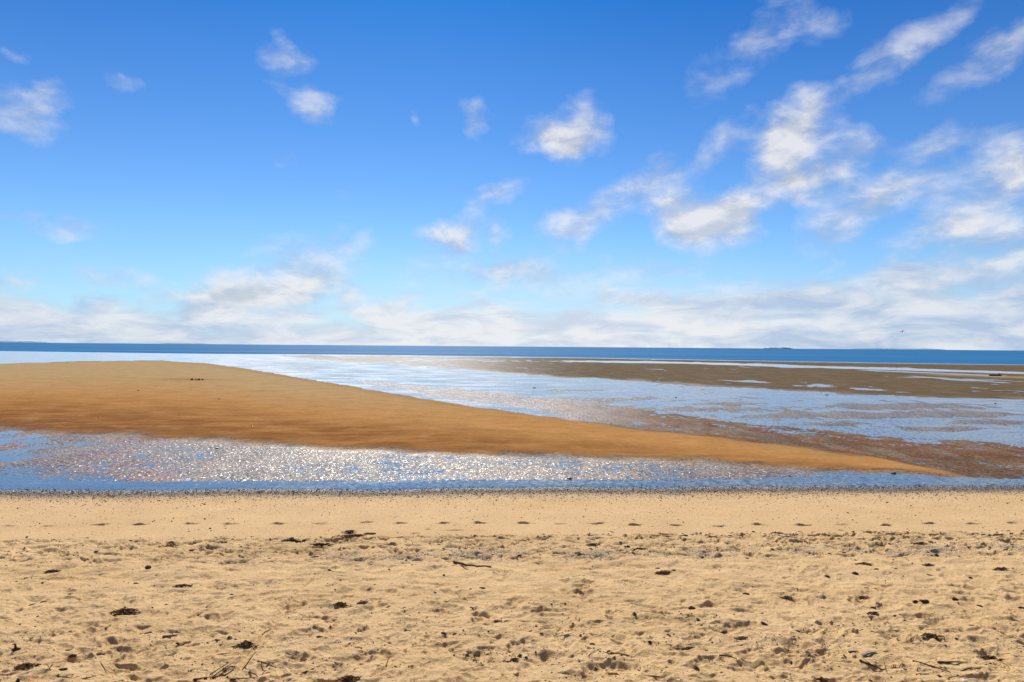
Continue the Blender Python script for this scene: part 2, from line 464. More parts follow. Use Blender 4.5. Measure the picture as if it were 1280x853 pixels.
# the walker's footprints along the smooth strip
FP = [(9,658),(58,658),(124,656),(176,656),(237,655),(287,655),(349,655),(399,655),(456,653),(500,654),(556,654),(600,654),(655,654),(700,655),
      (747,655),(793,657),(845,657),(900,658),(950,656),(1004,657),(1052,656),(1110,657),(1163,655),(1215,655),(1267,654),(1320,654),(-40,658)]
for i, (px, py) in enumerate(FP):
    x, y = ground_xy(px, py)
    fd = rs.choice((.3, .55, .8, 1.0, 1.0)); fl_ = rs.uniform(.8, 1.15)
    stamp(x, y, .125 * fl_, .052, rs.uniform(-.22, .22), .055 * fd, .14, 1.9, .42, i * 1.7)
    stamp(x - .06 * fl_, y + rs.uniform(-.03, .03), .05, .045, 0, .03 * fd, .1, 1.6, .3, i)
    stamp(x + .09, y + .02, .06, .06, 0, .015, .2, 1.5)
    stamp(x - rs.uniform(-.06, .08), y + .095, .085 * fl_, .042, rs.uniform(-.3, .3), -.024 * fd, 0, 1.3, .35, i)
for px, py, w_ in [(570,663,22),(520,667,12),(463,667,14),(535,662,6),(1052,663,8)]:
    x, y = ground_xy(px, py); stamp(x, y, w_ * y / F / 2, .05, .1, .028, .3, 1.4, .2, px)
# narrow wheel track running down to the left
tr = [(447,676),(440,684),(415,706),(385,728),(360,752),(345,775),(325,800),(306,826),(296,842)]
tw = [ground_xy(*p) for p in tr]
for a_, b_ in zip(tw[:-1], tw[1:]):
    L = math.dist(a_, b_); n = max(2, int(L / .035))
    for q in range(n):
        f = q / n
        x = a_[0] + (b_[0] - a_[0]) * f + rs.gauss(0, .006); y = a_[1] + (b_[1] - a_[1]) * f
        ang = math.atan2(b_[1] - a_[1], b_[0] - a_[0])
        stamp(x, y, .05, .030, ang, .010, .5, 1.3, .25, q)
        if rs.random() < .35: stamp(x + rs.choice((-.06, .07)), y, .02, .02, 0, -.016, 0, 1.2)

# ------------------------------------------------------------------ colour of the ground material (what the sand itself is)
tint_ = np.zeros(XX.shape + (3,), np.float32)
def setc(mask, col):
    c = np.array(col, np.float32)
    k = np.asarray(mask, np.float32)[..., None]
    tint_[:] = tint_ * (1 - k) + c * k
n_a = fbm(XX / 2.2, YY / 1.2, 4, 71); n_b = fbm(XX / .35, YY / .22, 3, 75)
tint_[:] = (.575, .376, .175)
setc(np.clip(.35 * n_a + .12, 0, .5) * (S < 17.4), (.49, .30, .12))
setc(np.clip(.5 * n_b, 0, .35) * rough, (.58, .42, .21))
# grey damp strip with coarse grains along the waterline
setc(sst(S + .12 * n_b, 15.4, 16.5) * .5, (.36, .27, .16))
setc(sst(S + .12 * n_b, 16.0, 16.8) * .85, (.17, .135, .105))
# grey shelly patches in the trampled strip
gp = np.exp(-((S - 10.45) / .30) ** 2) * np.clip(fbm(XX / .9, YY / .5, 3, 81) * 1.5 + .35, 0, 1) * sst(XX, -6, -1)
setc(gp * .55, (.33, .27, .20))
# flats
flat = S > 17.9
redb, brn, org, beige = (.16, .054, .012), (.115, .075, .032), (.375, .185, .056), (.36, .245, .115)
setc(flat, brn)
setc(flat * sst(ppy - pl, -2, 6) * (ppw <= bt), redb)
setc(flat * sst(ppy - pl, -2, 3) * (ppw <= bt) * sst(860 - ppx, 0, 260) * .85, (.34, .235, .13))
nearz = flat & (ppw >= bb - 4)
setc(nearz, (.36, .25, .135))
setc(nearz * sst(420 - ppx, 0, 300), (.21, .080, .032))
setc(nearz * sst(ppx, 760, 950), (.20, .105, .04))
setc(nearz * sst(ppx, 850, 1000), (.15, .08, .035))
# upper flat: olive and brown blotches
setc(flat * (1 - kpu) * np.clip(.5 + .6 * patL, 0, 1) * .6, (.12, .085, .042))
setc(flat * (1 - kpu) * np.exp(-((ppy - ln2 - 1.5) / 1.2) ** 2) * sst(ppx, 1120, 1200), (.38, .24, .10))
# bar
inb = sst(ppw - bt, -1.5, 1.0) * (1 - sst(ppw - bb + 1.5 * np.clip(pat, -2, 2), -7, 5)) * flat
vv = np.clip((ppy - bt) / np.maximum(bb - bt, 1), 0, 1)
setc(inb, org)
setc(inb * (1 - sst(vv + .05 * wob, .10, .55)) * sst(700 - ppx, 0, 420), beige)
dk = sst(vv + .06 * wobf + .05 * wob, .42, .78) * (1 - .35 * sst(ppx, 500, 900)) * (1 - .4 * sst(vv, .9, 1.0))
stre = np.clip(.75 + .5 * fbm(XX / 2.6, YY / .8, 4, 91), 0, 1)
setc(inb * np.clip(dk * stre, 0, 1) * .95, (.20, .076, .018))
setc(inb * sst(vv + .10 * wob, .72, .98) * sst(420 - ppx, 0, 380) * .7, (.15, .062, .026))
fine = fbm(XX / 1.1, YY / .9, 4, 95)
setc(inb * np.clip(fine * .6 - .12, 0, .3), (.22, .115, .045))
setc(inb * np.clip(-fine * .5 - .15, 0, .2), (.46, .28, .12))
setc(inb * np.exp(-((ppw - bt - 1.5) / 2.2) ** 2) * .5 * sst(ppx, 150, 350), (.26, .17, .08))
# damp scour streak around the rocks on the bar
sc_ = np.exp(-(((ppx - 238) / 45) ** 2 + ((ppy - 476) / 1.8) ** 2)) + .6 * np.exp(-(((ppx - 90) / 60) ** 2 + ((ppy - 475) / 1.4) ** 2)) * np.clip(.4 + n_a, 0, 1)
setc(inb * np.clip(sc_ * (.6 + .5 * n_b), 0, .75), (.20, .125, .055))

# wetness 0 dry .. 1 standing water film
wet = np.zeros(XX.shape, np.float32)
wet = np.where(flat, 0.85, wet)
wet = np.where(flat, wet * (1 - inb) + inb * (.02 + .06 * dk), wet)
wet = wet - flat * (1 - kpu) * (0.28 + .42 * sst(ppx, 520, 760))
wet = wet - flat * (ppy > pl) * (ppw <= bt) * .58 * sst(ppx, 620, 900)
wet = np.maximum(wet, sst(S + .08 * n_b, 16.5, 17.2) * .8 * (S < 18.3))
wet = np.clip(wet, 0, 1).astype(np.float32)

# ------------------------------------------------------------------ ground materials
def sand_material(name, near):
    mt = bpy.data.materials.new(name); mt.use_nodes = True
    t = mt.node_tree; t.nodes.clear(); q = G(t)
    geo = q.n('ShaderNodeNewGeometry'); pos = geo.outputs['Position']
    col = q.n('ShaderNodeAttribute', attribute_name='tint').outputs['Color']
    wt = q.n('ShaderNodeAttribute', attribute_name='wet').outputs['Fac']
    if near:
        gr = q.noise(pos, 260.0, 3.0, .7)
        gr2 = q.noise(pos, 60.0, 4.0, .65)
        gr3 = q.noise(pos, 1.3, 4.0, .6)
        gr4 = q.noise(pos, 22.0, 5.0, .7)
        k = q.m('ADD', q.m('MULTIPLY', q.m('SUBTRACT', gr, .5), 2.2), q.m('MULTIPLY', q.m('SUBTRACT', gr2, .5), 1.1))
        k = q.m('ADD', k, q.m('MULTIPLY', q.m('SUBTRACT', gr4, .5), .5))
        k = q.m('ADD', k, q.m('MULTIPLY', q.m('SUBTRACT', gr3, .5), .30))
        k = q.m('ADD', k, 1.0)
        base = q.vm('MULTIPLY', col, q.comb(k, k, k))
        vor = q.n('ShaderNodeTexVoronoi', {'Vector': pos, 'Scale': 75.0, 'Randomness': 1.0})
        sp = q.m('MULTIPLY', q.m('LESS_THAN', vor.outputs['Distance'], .17), q.m('GREATER_THAN', q.noise(pos, 2.2, 5.0, .65), .50))
        dark = q.m('MULTIPLY', sp, q.m('GREATER_THAN', q.n('ShaderNodeSeparateColor', {0: vor.outputs['Color']}).outputs[0], .45))
        base = q.mix(q.m('MULTIPLY', dark, .75), base, (.07, .045, .028))
        h = q.m('ADD', q.m('MULTIPLY', gr2, .008), q.m('MULTIPLY', gr4, .027))
        bump = q.n('ShaderNodeBump', {'Height': h, 'Strength': 0.9, 'Distance': 1.0}).outputs[0]
        rgh = q.mr(wt, 0.1, 0.8, .95, .30, 'LINEAR')
        b = q.n('ShaderNodeBsdfPrincipled', {'Base Color': base, 'Roughness': rgh, 'Normal': bump, 'Specular IOR Level': 0.25})
    else:
        v = q.noise(q.n('ShaderNodeMapping', {'Vector': pos, 'Scale': (1, 1.6, 1)}).outputs[0], 5.0, 6.0, .65)
        v2 = q.noise(q.n('ShaderNodeMapping', {'Vector': pos, 'Scale': (.5, 1.0, 1)}).outputs[0], .7, 6.0, .65)
        k = q.m('ADD', q.m('MULTIPLY', q.m('SUBTRACT', v, .5), .9), q.m('MULTIPLY', q.m('SUBTRACT', v2, .5), .5))
        k = q.m('ADD', k, 1.0)
        base = q.vm('MULTIPLY', col, q.comb(k, k, k))
        fl = q.noise(pos, 13.0, 4.0, .7, out=1)
        fs = q.n('ShaderNodeSeparateColor', {0: fl})
        sw = q.mr(wt, .10, .22, 0.0, 1.0, 'LINEAR')
        st1 = q.noise(q.n('ShaderNodeMapping', {'Vector': pos, 'Scale': (.22, 1, 1)}).outputs[0], .9, 8.0, .72)
        st2 = q.noise(q.n('ShaderNodeMapping', {'Vector': pos, 'Scale': (.3, 1, 1)}).outputs[0], .35, 8.0, .72, out=1)
        s2 = q.n('ShaderNodeSeparateColor', {0: st2})
        base = q.mix(q.m('MULTIPLY', q.mr(st1, .50, .60), q.m('MULTIPLY', sw, .55)), base, (.045, .026, .014))
        base = q.mix(q.m('MULTIPLY', q.mr(s2.outputs[0], .52, .64), q.m('MULTIPLY', sw, .5)), base, (.22, .17, .115))
        st3 = q.noise(q.n('ShaderNodeMapping', {'Vector': pos, 'Scale': (.5, .17, 1)}).outputs[0], 1.1, 6.0, .72)
        base = q.mix(q.m('MULTIPLY', q.mr(st3, .47, .58), q.m('MULTIPLY', sw, .7)), base, (.21, .165, .11))
        st4 = q.noise(q.n('ShaderNodeMapping', {'Vector': pos, 'Scale': (.45, .14, 1), 'Location': (7, 3, 0)}).outputs[0], 1.0, 6.0, .72)
        base = q.mix(q.m('MULTIPLY', q.mr(st4, .48, .58), q.m('MULTIPLY', sw, .6)), base, (.055, .036, .018))
        base = q.mix(q.m('MULTIPLY', q.mr(s2.outputs[1], .52, .64), q.m('MULTIPLY', sw, .5)), base, (.11, .10, .035))
        base = q.mix(q.m('MULTIPLY', q.mr(fs.outputs[0], .50, .58), q.m('MULTIPLY', sw, .8)), base, (.05, .030, .014))
        base = q.mix(q.m('MULTIPLY', q.mr(fs.outputs[1], .53, .62), q.m('MULTIPLY', sw, q.mr(wt, .5, .85, .15, .85, 'LINEAR'))), base, (.55, .46, .34))
        base = q.mix(q.m('MULTIPLY', q.mr(fs.outputs[2], .54, .66), q.m('MULTIPLY', sw, .6)), base, (.24, .08, .04))
        # small ripples as a tilt of the surface normal (independent of distance)
        nc = q.noise(pos, 15.0, 3.0, .65, out=1)
        nv = q.vm('SUBTRACT', nc, (.5, .5, .5))
        amp = q.mr(wt, .2, .8, .5, 2.4, 'LINEAR')
        nv = q.vm('MULTIPLY', nv, q.comb(amp, amp, 0.0))
        nrm = q.vm('NORMALIZE', q.vm('ADD', geo.outputs['Normal'], nv))
        mtt = q.m('MULTIPLY', q.mr(q.noise(pos, 8.0, 4.0, .7), .44, .56), .8)
        rgh = q.m('MAXIMUM', q.mr(wt, .1, .85, .95, .24, 'LINEAR'), q.m('MULTIPLY', mtt, .75))
        spc = q.m('MULTIPLY', q.mr(wt, .1, .8, .03, .6, 'LINEAR'), q.m('SUBTRACT', 1.0, mtt))
        b = q.n('ShaderNodeBsdfPrincipled', {'Base Color': base, 'Roughness': rgh, 'Normal': nrm, 'Specular IOR Level': spc, 'IOR': 1.4})
    q.n('ShaderNodeOutputMaterial', {'Surface': b.outputs[0]})
    return mt
M_beach = sand_material('dry_sand', True)
M_flat = sand_material('wet_sand', False)
M_bar = sand_material('damp_bar_sand', False)

# ------------------------------------------------------------------ cut the sheet into beach, sand bar and tidal flat
idx = np.arange(nR * nC).reshape(nR, nC)
Q = np.stack([idx[:-1, :-1], idx[:-1, 1:], idx[1:, 1:], idx[1:, :-1]], -1).reshape(-1, 4)
fc_S = S[:-1, :-1].ravel()
fc_bar = ((ppw > bt) & (ppw < bb) & (S > 18.2) & (ppx < 1225))[:-1, :-1].ravel()
fid = np.where(fc_S < 17.6, 0, np.where(fc_bar, 1, 2))
VV = np.stack([XX, YY, Z], -1).reshape(-1, 3)
TI = np.concatenate([tint_.reshape(-1, 3), np.ones((nR * nC, 1), np.float32)], 1)
for k, (nm, mt) in enumerate([('beach', M_beach), ('sand_bar', M_bar), ('tidal_flat', M_flat)]):
    q4 = Q[fid == k]
    used = np.unique(q4)
    mp_ = np.full(nR * nC, -1, np.int64); mp_[used] = np.arange(len(used))
    o = fast_mesh(nm, VV[used], mp_[q4], mt)
    at = o.data.attributes.new('tint', 'FLOAT_COLOR', 'POINT')
    at.data.foreach_set('color', TI[used].ravel())
    at = o.data.attributes.new('wet', 'FLOAT', 'POINT')
    at.data.foreach_set('value', wet.ravel()[used])
    tag(o, kind='structure')

# ------------------------------------------------------------------ water
def water_mat(name, shallow):
    mt = bpy.data.materials.new(name); mt.use_nodes = True
    t = mt.node_tree; t.nodes.clear(); q = G(t)
    geo = q.n('ShaderNodeNewGeometry'); pos = geo.outputs['Position']
    if shallow:
        nc = q.noise(pos, 9.0, 3.0, .6, out=1)
        big = q.noise(q.n('ShaderNodeMapping', {'Vector': pos, 'Scale': (.35, 1, 1)}).outputs[0], .5, 5.0, .65)
        nv = q.vm('SUBTRACT', nc, (.5, .5, .5))
        calm = q.n('ShaderNodeAttribute', attribute_name='calm').outputs['Fac']
        amp = q.m('MULTIPLY', q.mr(big, .38, .62, .25, .8), q.mr(calm, 0, 1, 1, .12, 'LINEAR'))
        nv = q.vm('MULTIPLY', nv, q.comb(amp, amp, 0.0))
        nrm = q.vm('NORMALIZE', q.vm('ADD', (0, 0, 1), nv))
        rg = q.mr(big, .38, .62, .10, .2)
        gl = q.n('ShaderNodeBsdfGlossy', {'Color': (1, 1, 1, 1), 'Roughness': rg, 'Normal': nrm})
        tr_ = q.n('ShaderNodeBsdfTransparent', {'Color': (.80, .84, .82, 1)})
        body = q.n('ShaderNodeBsdfDiffuse', {'Color': (.055, .115, .19, 1)})
        under = q.n('ShaderNodeMixShader', {0: .45, 1: tr_.outputs[0], 2: body.outputs[0]})
        fr = q.n('ShaderNodeFresnel', {'IOR': 1.33, 'Normal': nrm}).outputs[0]
        b = q.n('ShaderNodeMixShader', {0: q.m('MINIMUM', fr, q.mr(calm, 0, 1, .66, .88, 'LINEAR')), 1: under.outputs[0], 2: gl.outputs[0]})
    else:
        n = q.noise(q.n('ShaderNodeMapping', {'Vector': pos, 'Scale': (.12, 1, 1)}).outputs[0], .02, 7.0, .7)
        base = q.mix(q.mr(n, .35, .65), (.006, .108, .26), (.010, .14, .31))
        rg = q.mr(n, .35, .65, .20, .24)
        nc = q.noise(pos, .8, 4.0, .6, out=1)
        nv = q.vm('MULTIPLY', q.vm('SUBTRACT', nc, (.5, .5, .5)), (.25, .25, 0))
        nrm = q.vm('NORMALIZE', q.vm('ADD', (0, 0, 1), nv))
        gl = q.n('ShaderNodeBsdfGlossy', {'Color': (1, 1, 1, 1), 'Roughness': rg, 'Normal': nrm})
        df = q.n('ShaderNodeBsdfDiffuse', {'Color': base})
        b = q.n('ShaderNodeMixShader', {0: q.mr(n, .35, .65, .07, .10), 1: df.outputs[0], 2: gl.outputs[0]})
    q.n('ShaderNodeOutputMaterial', {'Surface': b.outputs[0]})
    return mt
Tw = np.concatenate([-np.geomspace(3.5, .86, 10)[:-1], np.linspace(-.84, .84, 260), np.geomspace(.86, 3.5, 10)[1:]])
# distance of the sea's near edge along each direction
ysea = []
for t_ in Tw:
    yy = np.geomspace(40, 3000, 3000)
    a_, b_ = project(t_ * wY(yy), yy, 0.0)
    ysea.append(yy[np.argmax(b_ < np.interp(a_, PX, SEA_LO))])
ysea = np.array(ysea)
def water_sheet(name, y0, y1, nrow, mat, geom=True):
    f = np.linspace(0, 1, nrow)[:, None]
    Yv = np.exp(np.log(y0)[None, :] * (1 - f) + np.log(y1)[None, :] * f)
    Xv = Tw[None, :] * wY(Yv)
    V = np.stack([Xv, Yv, 0 * Xv], -1).reshape(-1, 3)
    n = len(Tw); ii = np.arange(nrow * n).reshape(nrow, n)
    q4 = np.stack([ii[:-1, :-1], ii[:-1, 1:], ii[1:, 1:], ii[1:, :-1]], -1).reshape(-1, 4)
    return fast_mesh(name, V, q4, mat)
ysh = (17.0) / (1 - SL * Tw * 1.01)
ysh = np.clip(ysh, 12, 60)
wo_ = tag(water_sheet('shallow_water', ysh, ysea, 260, water_mat('shallow_water', True)), kind='structure')
_co = np.zeros(len(wo_.data.vertices) * 3, np.float32); wo_.data.vertices.foreach_get('co', _co); _co = _co.reshape(-1, 3)
_a, _b = project(_co[:, 0], _co[:, 1], 0.0)
_bt = np.interp(_a, PX, BAR_TOP)
_calm = sst(_b - _bt, -16, -5) * sst(520 - _a, 0, 260) + sst(600 - _a, 0, 420) * sst(456 - _b, 0, 6)
_calm = np.maximum(_calm, np.exp(-((_b - np.interp(_a, [600, 860, 1280, 2200], [450.5, 454, 466.5, 493])) / 2) ** 2) * sst(_a, 640, 900))
at = wo_.data.attributes.new('calm', 'FLOAT', 'POINT'); at.data.foreach_set('value', np.clip(_calm, 0, 1).astype(np.float32))
tag(water_sheet('sea', ysea, ysea * 0 + 9000., 60, water_mat('sea_water', False)), kind='structure')

# ------------------------------------------------------------------ far land on the horizon
def simple_mat(name, c, rough=.8, vary=.5, scale=40., c2=None, spec=.3, bump=0.0):
    mt = bpy.data.materials.new(name); mt.use_nodes = True
    t = mt.node_tree; t.nodes.clear(); q = G(t)
    tcn = q.n('ShaderNodeTexCoord').outputs['Object']
    n = q.noise(tcn, scale, 5.0, .65)
    c2 = c2 or tuple(v * (1 - vary) for v in c)
    base = q.mix(q.mr(n, .35, .65), c2, c)
    ins = {'Base Color': base, 'Roughness': rough, 'Specular IOR Level': spec}
    if bump:
        ins['Normal'] = q.n('ShaderNodeBump', {'Height': n, 'Strength': 1.0, 'Distance': bump}).outputs[0]
    b = q.n('ShaderNodeBsdfPrincipled', ins)
    q.n('ShaderNodeOutputMaterial', {'Surface': b.outputs[0]})
    return mt
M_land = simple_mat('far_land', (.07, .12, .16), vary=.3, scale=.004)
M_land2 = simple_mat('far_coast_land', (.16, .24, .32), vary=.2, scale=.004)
def island(name, px0, px1, dist, h, seed, mat):
    d0, d1 = ray(px0, 434), ray(px1, 434)
    x0, x1 = d0.x / d0.y * dist, d1.x / d1.y * dist
    n, mrow = 90, 7
    V = []
    for i in range(n):
        f = i / (n - 1)
        e = min(1, min(f, 1 - f) * 7) ** .6
        hh = h * e * (0.62 + .38 * float(fbm(np.array([f * 7.]), np.array([seed * 1.]), 4, seed)[0])) * (1 if .1 < f < .9 else .8)
        dep = (x1 - x0) * .18 * e + 4
        for j in range(mrow):
            a = math.pi * j / (mrow - 1)
            V.append((x0 + (x1 - x0) * f, dist - math.cos(a) * dep, -1 + (hh + 1) * math.sin(a)))
    Fc = [(i * mrow + j, (i + 1) * mrow + j, (i + 1) * mrow + j + 1, i * mrow + j + 1) for i in range(n - 1) for j in range(mrow - 1)]
    o = link_mesh(name, V, Fc, mat)
    tag(o, kind='structure')
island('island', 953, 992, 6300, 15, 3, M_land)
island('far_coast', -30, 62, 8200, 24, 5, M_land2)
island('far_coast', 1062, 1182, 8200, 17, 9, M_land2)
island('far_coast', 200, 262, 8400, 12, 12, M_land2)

# ------------------------------------------------------------------ materials of the small things
M_weed = simple_mat('dark_seaweed', (.20, .11, .048), .9, .65, 60., spec=.1)
M_weedg = simple_mat('green_seaweed', (.06, .065, .018), .8, .6, 60., spec=.12)
M_straw = simple_mat('dry_straw', (.34, .22, .10), .8, .5, 60.)
M_wood = simple_mat('driftwood', (.12, .065, .034), .9, .6, 50., bump=.002, spec=.1)
M_woodl = simple_mat('weathered_driftwood', (.20, .135, .08), .85, .5, 50., bump=.002)
M_bark = simple_mat('dark_bark', (.12, .065, .033), .95, .6, 90., bump=.004, spec=.08)
M_red = simple_mat('reddish_weed', (.19, .075, .03), .7, .6, 70.)
M_stone = simple_mat('wet_dark_stone', (.04, .038, .036), .45, .5, 20., spec=.5)
M_palest = simple_mat('pale_topped_rock', (.09, .075, .07), .7, .6, 9.)
M_shell = simple_mat('white_shell', (.75, .73, .70), .45, .15, 30.)
M_blueleaf = simple_mat('grey_blue_strip', (.20, .25, .25), .5, .4, 50.)
M_bird = simple_mat('gull_plumage', (.22, .22, .24), .7, .6, 4.)

def tube(pts, rad, sides=6):
    V, Fc = [], []
    pts = [Vector(p) for p in pts]
    n = len(pts)
    for i, p in enumerate(pts):
        d = (pts[min(i + 1, n - 1)] - pts[max(i - 1, 0)]).normalized()
        a = d.cross(Vector((0, 0, 1)))
        if a.length < .05: a = d.cross(Vector((1, 0, 0)))
        a.normalize(); b = d.cross(a)
        for k in range(sides):
            th = 2 * math.pi * k / sides
            V.append(p + (a * math.cos(th) + b * math.sin(th)) * rad[i])
    for i in range(n - 1):
        for k in range(sides):
            Fc.append((i * sides + k, i * sides + (k + 1) % sides, (i + 1) * sides + (k + 1) % sides, (i + 1) * sides + k))
    Fc.append(tuple(range(sides - 1, -1, -1))); Fc.append(tuple((n - 1) * sides + k for k in range(sides)))
    return V, Fc
class MB:
    def __init__(s): s.V = []; s.F = []
    def add(s, V, Fc):
        o = len(s.V); s.V += [Vector(v) for v in V]; s.F += [tuple(i + o for i in f) for f in Fc]
    def build(s, name, mat, parent=None, origin=None, smooth=True):
        V = s.V
        if origin is not None:
            og = Vector(origin); V = [v - og for v in V]
        o = link_mesh(name, V, s.F, mat, parent, smooth)
        if origin is not None and parent is None: o.location = origin
        return o
def stick_pts(p0, p1, bend, rnd, n=7, lift=0.0):
    p0, p1 = Vector(p0), Vector(p1); L = (p1 - p0).length
    side = Vector((-(p1 - p0).y, (p1 - p0).x, 0)).normalized() if L > 0 else Vector((1, 0, 0))
    out = []
    for i in range(n):
        f = i / (n - 1)
        p = p0.lerp(p1, f) + side * (math.sin(math.pi * f) * bend * L + rnd.gauss(0, .008) * L * (0 < f < 1))
        p.z += lift * math.sin(math.pi * f) + rnd.gauss(0, .004) * L
        out.append(p)
    return out
def W3(px, py, dz=0.0):
    x, y = ground_xy(px, py); return Vector((x, y, gz(x, y) + dz))
def W3u(px, py, base):
    """point above the ground seen at px,py at the distance of base"""
    d = ray(px, py); t = base.y / d.y
    return Vector((d.x * t, base.y, CH + d.z * t))

def twig(a, b, w, label, mat=None, bend=.04, cat='twig', name='twig', group=None, upright=False, lift=.0, curl=None):
    rnd = random.Random(int(a[0] * 7 + a[1]))
    p0 = W3(*a, .004 + w * .3)
    p1 = W3u(*b, p0) if upright else W3(*b, .004 + w * .3)
    if upright: p0 = p0 - Vector((0, 0, .02)); p1 = p1 + Vector((0, .03, 0))
    n = 8
    pts = stick_pts(p0, p1, bend, rnd, n, lift)
    mb = MB(); rad = [w * .5 * (1 - .55 * i / (n - 1)) * rnd.uniform(.85, 1.15) for i in range(n)]
    mb.add(*tube(pts, rad, 6))
    if not upright and (p1 - p0).length > .12:     # broken side stubs
        for f in (.35, .7):
            q = pts[int(f * (n - 1))]; d = (p1 - p0).normalized(); s_ = Vector((-d.y, d.x, .3)) * rnd.choice((-1, 1))
            e = q + (s_ * .5 + d * .7) * rnd.uniform(.012, .03)
            mb.add(*tube([q, (q + e) / 2, e], [w * .25, w * .2, w * .1], 5))
    o = mb.build(name, mat or M_wood, origin=p0)
    return tag(o, label, cat, group)

def clump(px, py, wpx, label, mat=M_weed, hgt=.5, n=None, dep=.45, straw=False, name='seaweed_clump', cat='seaweed'):
    rnd = random.Random(int(px * 13 + py))
    c = W3(px, py); k = c.y / F; w = wpx * k
    n = n or int(16 + wpx * 1.4)
    mb = MB()
    for i in range(n):
        a = rnd.uniform(0, 6.283); r = rnd.random() ** .8 * (.5 if i % 5 else .58)
        x = c.x + math.cos(a) * r * w; y = c.y + math.sin(a) * r * w * dep
        z0 = gz(x, y)
        hh = max(0, 1 - (1.7 * r) ** 2) * w * .12 * hgt * rnd.random() + .003
        L = rnd.uniform(.2, .42) * w; th = rnd.gauss(0, .7)
        pts = []
        cz = rnd.uniform(-1.5, 1.5)
        for q in range(5):
            f = q / 4 - .5
            pts.append(Vector((x + math.cos(th + cz * f) * L * f, y + math.sin(th + cz * f) * L * f * .7,
                               z0 + hh + rnd.uniform(0, .02) * min(1, w * 4) * (1 - 1.2 * abs(f)) + .004 * math.sin(f * 5))))
        r0 = rnd.uniform(.0022, .006) * (1.0 if w > .12 else .7)
        mb.add(*tube(pts, [r0 * .6, r0, r0 * 1.1, r0, r0 * .4], 5))
    # a few matted lumps inside
    for i in range(1 + n // 26):
        a = rnd.uniform(0, 6.283); r = rnd.random() * .3 * (i > 0)
        x = c.x + math.cos(a) * r * w; y = c.y + math.sin(a) * r * w * dep
        mb.add(*lump_mesh(Vector((x, y, gz(x, y) + .004)), rnd.uniform(.05, .13) * w, rnd.uniform(.03, .07) * w, .04 * w * hgt + .004, rnd))
    o = mb.build(name, mat, origin=c)
    return tag(o, label, cat)
# icosphere template
def ico(sub=1):
    import bmesh
    bm = bmesh.new(); bmesh.ops.create_icosphere(bm, subdivisions=sub, radius=1)
    V = [v.co.copy() for v in bm.verts]; Fc = [tuple(v.index for v in f.verts) for f in bm.faces]; bm.free()
    return V, Fc
ICO2 = ico(3); ICO1 = ico(2); ICO0 = ico(1)
def lump_mesh(c, a, b, h, rnd, rot=None, src=None):
    V0, Fc = src or ICO1
    rot = rnd.uniform(-.4, .4) if rot is None else rot
    ph = [rnd.uniform(0, 6) for _ in range(6)]
    out = []
    for v in V0:
        k = 1 + .16 * math.sin(3 * v.x + ph[0]) * math.cos(4 * v.y + ph[1]) + .12 * math.sin(6 * v.z + 5 * v.x + ph[2]) + .07 * math.sin(11 * v.y + 9 * v.x + ph[3])
        x, y, z = v.x * k * a, v.y * k * b, v.z * k * h
        out.append(Vector((c.x + x * math.cos(rot) - y * math.sin(rot), c.y + x * math.sin(rot) + y * math.cos(rot), c.z + z)))
    return out, Fc
def chunk(px, py, wpx, label, mat=M_bark, asp=.5, hgt=.4, name='bark_chunk', cat='driftwood', group=None, pieces=1):
    rnd = random.Random(int(px * 5 + py * 3))
    c = W3(px, py); w = wpx * c.y / F
    mb = MB()
    for i in range(pieces * 6):
        a_ = rnd.uniform(0, 6.28)
        qx = c.x + ((i // 6) - (pieces - 1) / 2) * w * .55 + math.cos(a_) * w * .3 / pieces * rnd.random(); qy = c.y + math.sin(a_) * w * .25 * asp
        rr_ = w * rnd.uniform(.10, .22) / math.sqrt(pieces)
        mb.add(*lump_mesh(Vector((qx, qy, gz(qx, qy) + rr_ * hgt * rnd.uniform(.1, .9))), rr_ * 1.3, rr_ * .8, rr_ * (.4 + .5 * hgt), rnd, rot=rnd.uniform(-1, 1)))
    for i in range(pieces):
        off = (i - (pieces - 1) / 2) * w * .5
        s_ = 1 if pieces == 1 else rnd.uniform(.45, .65)
        cc = Vector((c.x + off, c.y + rnd.uniform(-.2, .2) * w * .4, 0)); cc.z = gz(cc.x, cc.y) + w * hgt * .18 * s_
        mb.add(*lump_mesh(cc, w * .38 * s_, w * .38 * asp * s_, w * .33 * hgt * s_, rnd, src=ICO2))
    o = mb.build(name, mat, origin=c)
    return tag(o, label, cat, group)

